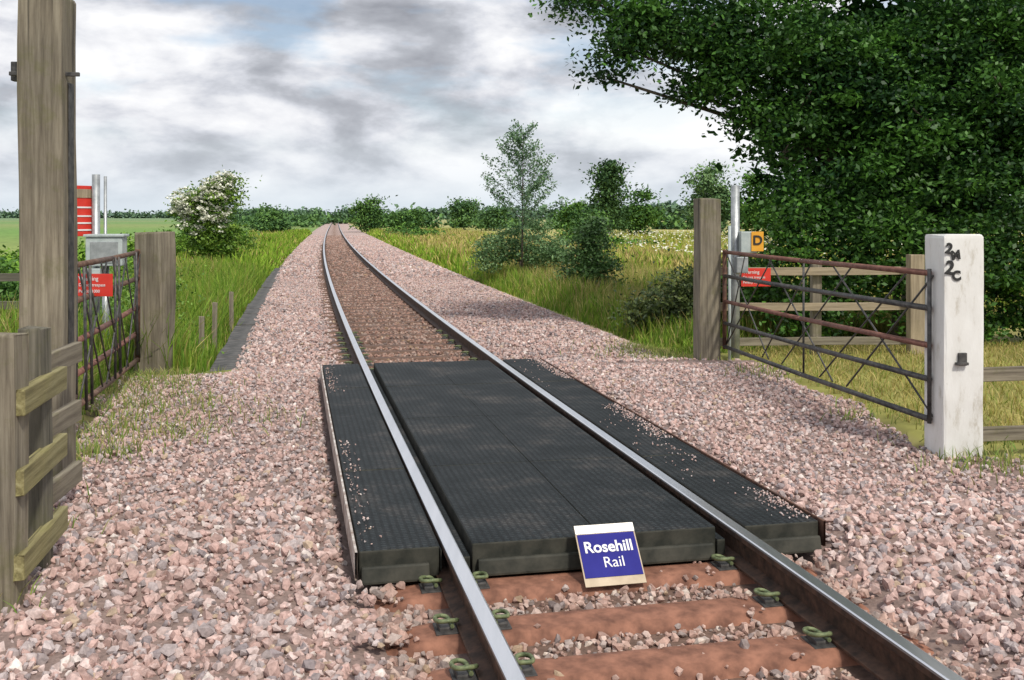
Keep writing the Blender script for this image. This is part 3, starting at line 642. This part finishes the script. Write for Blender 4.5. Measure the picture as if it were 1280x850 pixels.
def tree(nm, x, y, zt, w, n, size, hz=.1, dk=DK, lt=LT, zb=-.4):
    cl = []; h = zt - zb
    for k in range(7):
        a = random.uniform(0, 6.28); r_ = random.uniform(.15, .6) * w * .5; q = random.uniform(.3, .85)
        cl.append((x + math.cos(a) * r_, y + math.sin(a) * r_, zb + h * q * .95, w * .24, w * .24, h * .16))
    cl.append((x, y, zb + h * .35, w * .40, w * .4, h * .32)); cl.append((x + .05 * w, y, zb + h * .82, w * .16, w * .16, h * .14))
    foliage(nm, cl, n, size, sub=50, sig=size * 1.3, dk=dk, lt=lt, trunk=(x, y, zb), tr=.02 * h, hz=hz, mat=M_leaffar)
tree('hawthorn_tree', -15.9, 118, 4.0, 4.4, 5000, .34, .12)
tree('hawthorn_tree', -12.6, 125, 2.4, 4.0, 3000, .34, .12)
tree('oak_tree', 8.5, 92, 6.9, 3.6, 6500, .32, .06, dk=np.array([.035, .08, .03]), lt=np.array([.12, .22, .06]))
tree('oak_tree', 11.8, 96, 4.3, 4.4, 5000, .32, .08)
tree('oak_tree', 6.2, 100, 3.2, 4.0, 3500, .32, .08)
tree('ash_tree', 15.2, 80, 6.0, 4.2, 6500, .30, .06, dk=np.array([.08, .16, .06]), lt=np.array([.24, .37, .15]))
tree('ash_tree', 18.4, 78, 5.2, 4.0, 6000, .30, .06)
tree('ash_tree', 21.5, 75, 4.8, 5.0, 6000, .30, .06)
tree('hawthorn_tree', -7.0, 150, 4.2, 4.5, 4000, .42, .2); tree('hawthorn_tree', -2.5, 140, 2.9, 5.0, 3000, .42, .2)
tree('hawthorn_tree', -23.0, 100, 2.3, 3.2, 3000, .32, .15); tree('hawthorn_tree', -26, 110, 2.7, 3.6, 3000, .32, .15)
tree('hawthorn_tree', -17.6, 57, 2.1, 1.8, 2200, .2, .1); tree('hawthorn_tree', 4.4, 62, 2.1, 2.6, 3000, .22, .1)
def line(nm, pts, n, size, hz, hmin, hmax, zb=-.4, thick=3):
    cl = []
    for (x0, y0), (x1, y1), k in pts:
        for q in range(k):
            t = (q + random.random()) / k; h = random.uniform(hmin, hmax); wd = math.hypot(x1 - x0, y1 - y0) / k
            cl.append((x0 + (x1 - x0) * t, y0 + (y1 - y0) * t, zb + h * .45, wd * random.uniform(.4, 1.1), thick, h * .5))
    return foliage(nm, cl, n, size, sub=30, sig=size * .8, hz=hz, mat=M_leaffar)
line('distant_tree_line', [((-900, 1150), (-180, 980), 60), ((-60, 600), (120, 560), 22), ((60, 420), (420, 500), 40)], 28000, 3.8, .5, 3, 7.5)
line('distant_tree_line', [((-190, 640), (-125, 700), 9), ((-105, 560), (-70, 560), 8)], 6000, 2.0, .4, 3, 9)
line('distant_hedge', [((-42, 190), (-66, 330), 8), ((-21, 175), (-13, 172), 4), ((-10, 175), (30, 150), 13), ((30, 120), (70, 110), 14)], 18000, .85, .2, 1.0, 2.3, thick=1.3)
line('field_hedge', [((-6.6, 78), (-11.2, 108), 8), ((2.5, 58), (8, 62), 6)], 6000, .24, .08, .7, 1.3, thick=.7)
n = 8000; X = rng.uniform(6, 40, n); Y = rng.uniform(38, 100, n); okk = wob(X * .2, Y * .13) > -.35; X, Y = X[okk], Y[okk]
Cf = np.stack([X, Y, gz(X, Y) + rng.uniform(.35, .7, len(X))], -1); leaf_mesh('meadow_flowers', Cf, rng.uniform(.08, .17, len(X)), np.full((len(X), 3), .7), up=2, mat=M_flower, aspect=.9)
n = 20000; X = rng.uniform(5, 46, n); Y = rng.uniform(40, 110, n)
blades('meadow_grass', X, Y, gz(X, Y), rng.uniform(.3, .6, n), np.full(n, .07), pick(n, GR, [3, 2, 2, 3]), pick(n, GR + TN, [1, 0, 3, 3, 3, 2, 3, 0]), .3, M_leaffar)

# ------------------------------------------------------------ world + sun
w = bpy.data.worlds.new('World'); scn.world = w; w.use_nodes = True; nt = w.node_tree; nt.nodes.clear()
SE, SA = 50, 150
sky = N(nt, 'ShaderNodeTexSky'); sky.sky_type = 'NISHITA'; sky.sun_disc = False; sky.sun_elevation = R(SE); sky.sun_rotation = R(SA)
bg1 = N(nt, 'ShaderNodeBackground'); bg1.inputs[1].default_value = .13; L(nt, sky.outputs[0], bg1.inputs[0])
tc = N(nt, 'ShaderNodeTexCoord')
def wn(scale, sc, loc, det=8, rough=.55, dist=.2):
    mp = N(nt, 'ShaderNodeMapping'); mp.inputs['Scale'].default_value = sc; mp.inputs['Location'].default_value = loc; L(nt, tc.outputs['Generated'], mp.inputs[0])
    n = N(nt, 'ShaderNodeTexNoise'); n.inputs['Scale'].default_value = scale; n.inputs['Detail'].default_value = det; n.inputs['Roughness'].default_value = rough; n.inputs['Distortion'].default_value = dist
    L(nt, mp.outputs[0], n.inputs[0]); return n
n1 = wn(3.0, (2.4, 2.4, 5.6), (.3, 1.0, .45), 6, .55, .15)
def blob(d, sx, sz, amt):
    sub = N(nt, 'ShaderNodeVectorMath', operation='SUBTRACT'); L(nt, tc.outputs['Generated'], sub.inputs[0]); sub.inputs[1].default_value = d
    mul = N(nt, 'ShaderNodeVectorMath', operation='MULTIPLY'); L(nt, sub.outputs[0], mul.inputs[0]); mul.inputs[1].default_value = (1 / sx, .5, 1 / sz)
    ln = N(nt, 'ShaderNodeVectorMath', operation='LENGTH'); L(nt, mul.outputs[0], ln.inputs[0])
    mr = N(nt, 'ShaderNodeMapRange', interpolation_type='SMOOTHSTEP'); L(nt, ln.outputs['Value'], mr.inputs[0]); mr.inputs[1].default_value = 0; mr.inputs[2].default_value = 1; mr.inputs[3].default_value = amt; mr.inputs[4].default_value = 0
    return mr.outputs[0]
val = n1.outputs[0]
for d, sx, sz, amt in (((-.11, .98, .130), .18, .055, .15), ((-.19, .96, .192), .16, .035, .20), ((.06, .97, .20), .12, .03, .10), ((-.40, .92, .10), .12, .03, .07), ((.09, .98, .155), .10, .03, -.08), ((-.33, .94, .150), .08, .03, -.09), ((.17, .98, .09), .14, .04, -.06), ((-.1, .99, .06), .3, .03, -.03)):
    sbt = N(nt, 'ShaderNodeMath', operation='SUBTRACT'); L(nt, val, sbt.inputs[0]); L(nt, blob(d, sx, sz, amt), sbt.inputs[1]); val = sbt.outputs[0]
r1 = ramp(nt, [(.28, (.34, .355, .40)), (.39, (.49, .51, .56)), (.46, (.68, .70, .76)), (.52, (.86, .87, .91)), (.62, (1.06, 1.06, 1.07))], val)
n2 = wn(2.2, (2.2, 2.2, 7), (4, 2, 7), 5, .55, .2)
gap = ramp(nt, [(.38, (1, 1, 1)), (.50, (0, 0, 0))], n2.outputs[0])
sep = N(nt, 'ShaderNodeSeparateXYZ'); L(nt, tc.outputs['Generated'], sep.inputs[0])
rz = ramp(nt, [(.0, (1, 1, 1)), (.04, (.35, .35, .35)), (.09, (0, 0, 0))], sep.outputs[2])
cc = mixc(nt, rz.outputs[0], r1.outputs[0], (.72, .80, .87))
hi = ramp(nt, [(.05, (0, 0, 0)), (.14, (.6, .6, .6))], sep.outputs[2])
fm = N(nt, 'ShaderNodeMath', operation='MULTIPLY'); L(nt, gap.outputs[0], fm.inputs[0]); L(nt, hi.outputs[0], fm.inputs[1])
bg2 = N(nt, 'ShaderNodeBackground'); bg2.inputs[1].default_value = 1.0; L(nt, cc, bg2.inputs[0])
ms = N(nt, 'ShaderNodeMixShader'); L(nt, fm.outputs[0], ms.inputs[0]); L(nt, bg2.outputs[0], ms.inputs[1]); L(nt, bg1.outputs[0], ms.inputs[2])
out = N(nt, 'ShaderNodeOutputWorld'); L(nt, ms.outputs[0], out.inputs[0])
sd = bpy.data.lights.new('sun', 'SUN'); sd.energy = 3.0; sd.angle = R(7); sd.color = (1, .94, .83); so = bpy.data.objects.new('sun', sd); COL.objects.link(so)
az = R(SA); dirv = Vector((math.sin(az) * math.cos(R(SE)), math.cos(az) * math.cos(R(SE)), math.sin(R(SE))))
so.rotation_euler = dirv.to_track_quat('Z', 'Y').to_euler(); so.location = dirv * 30
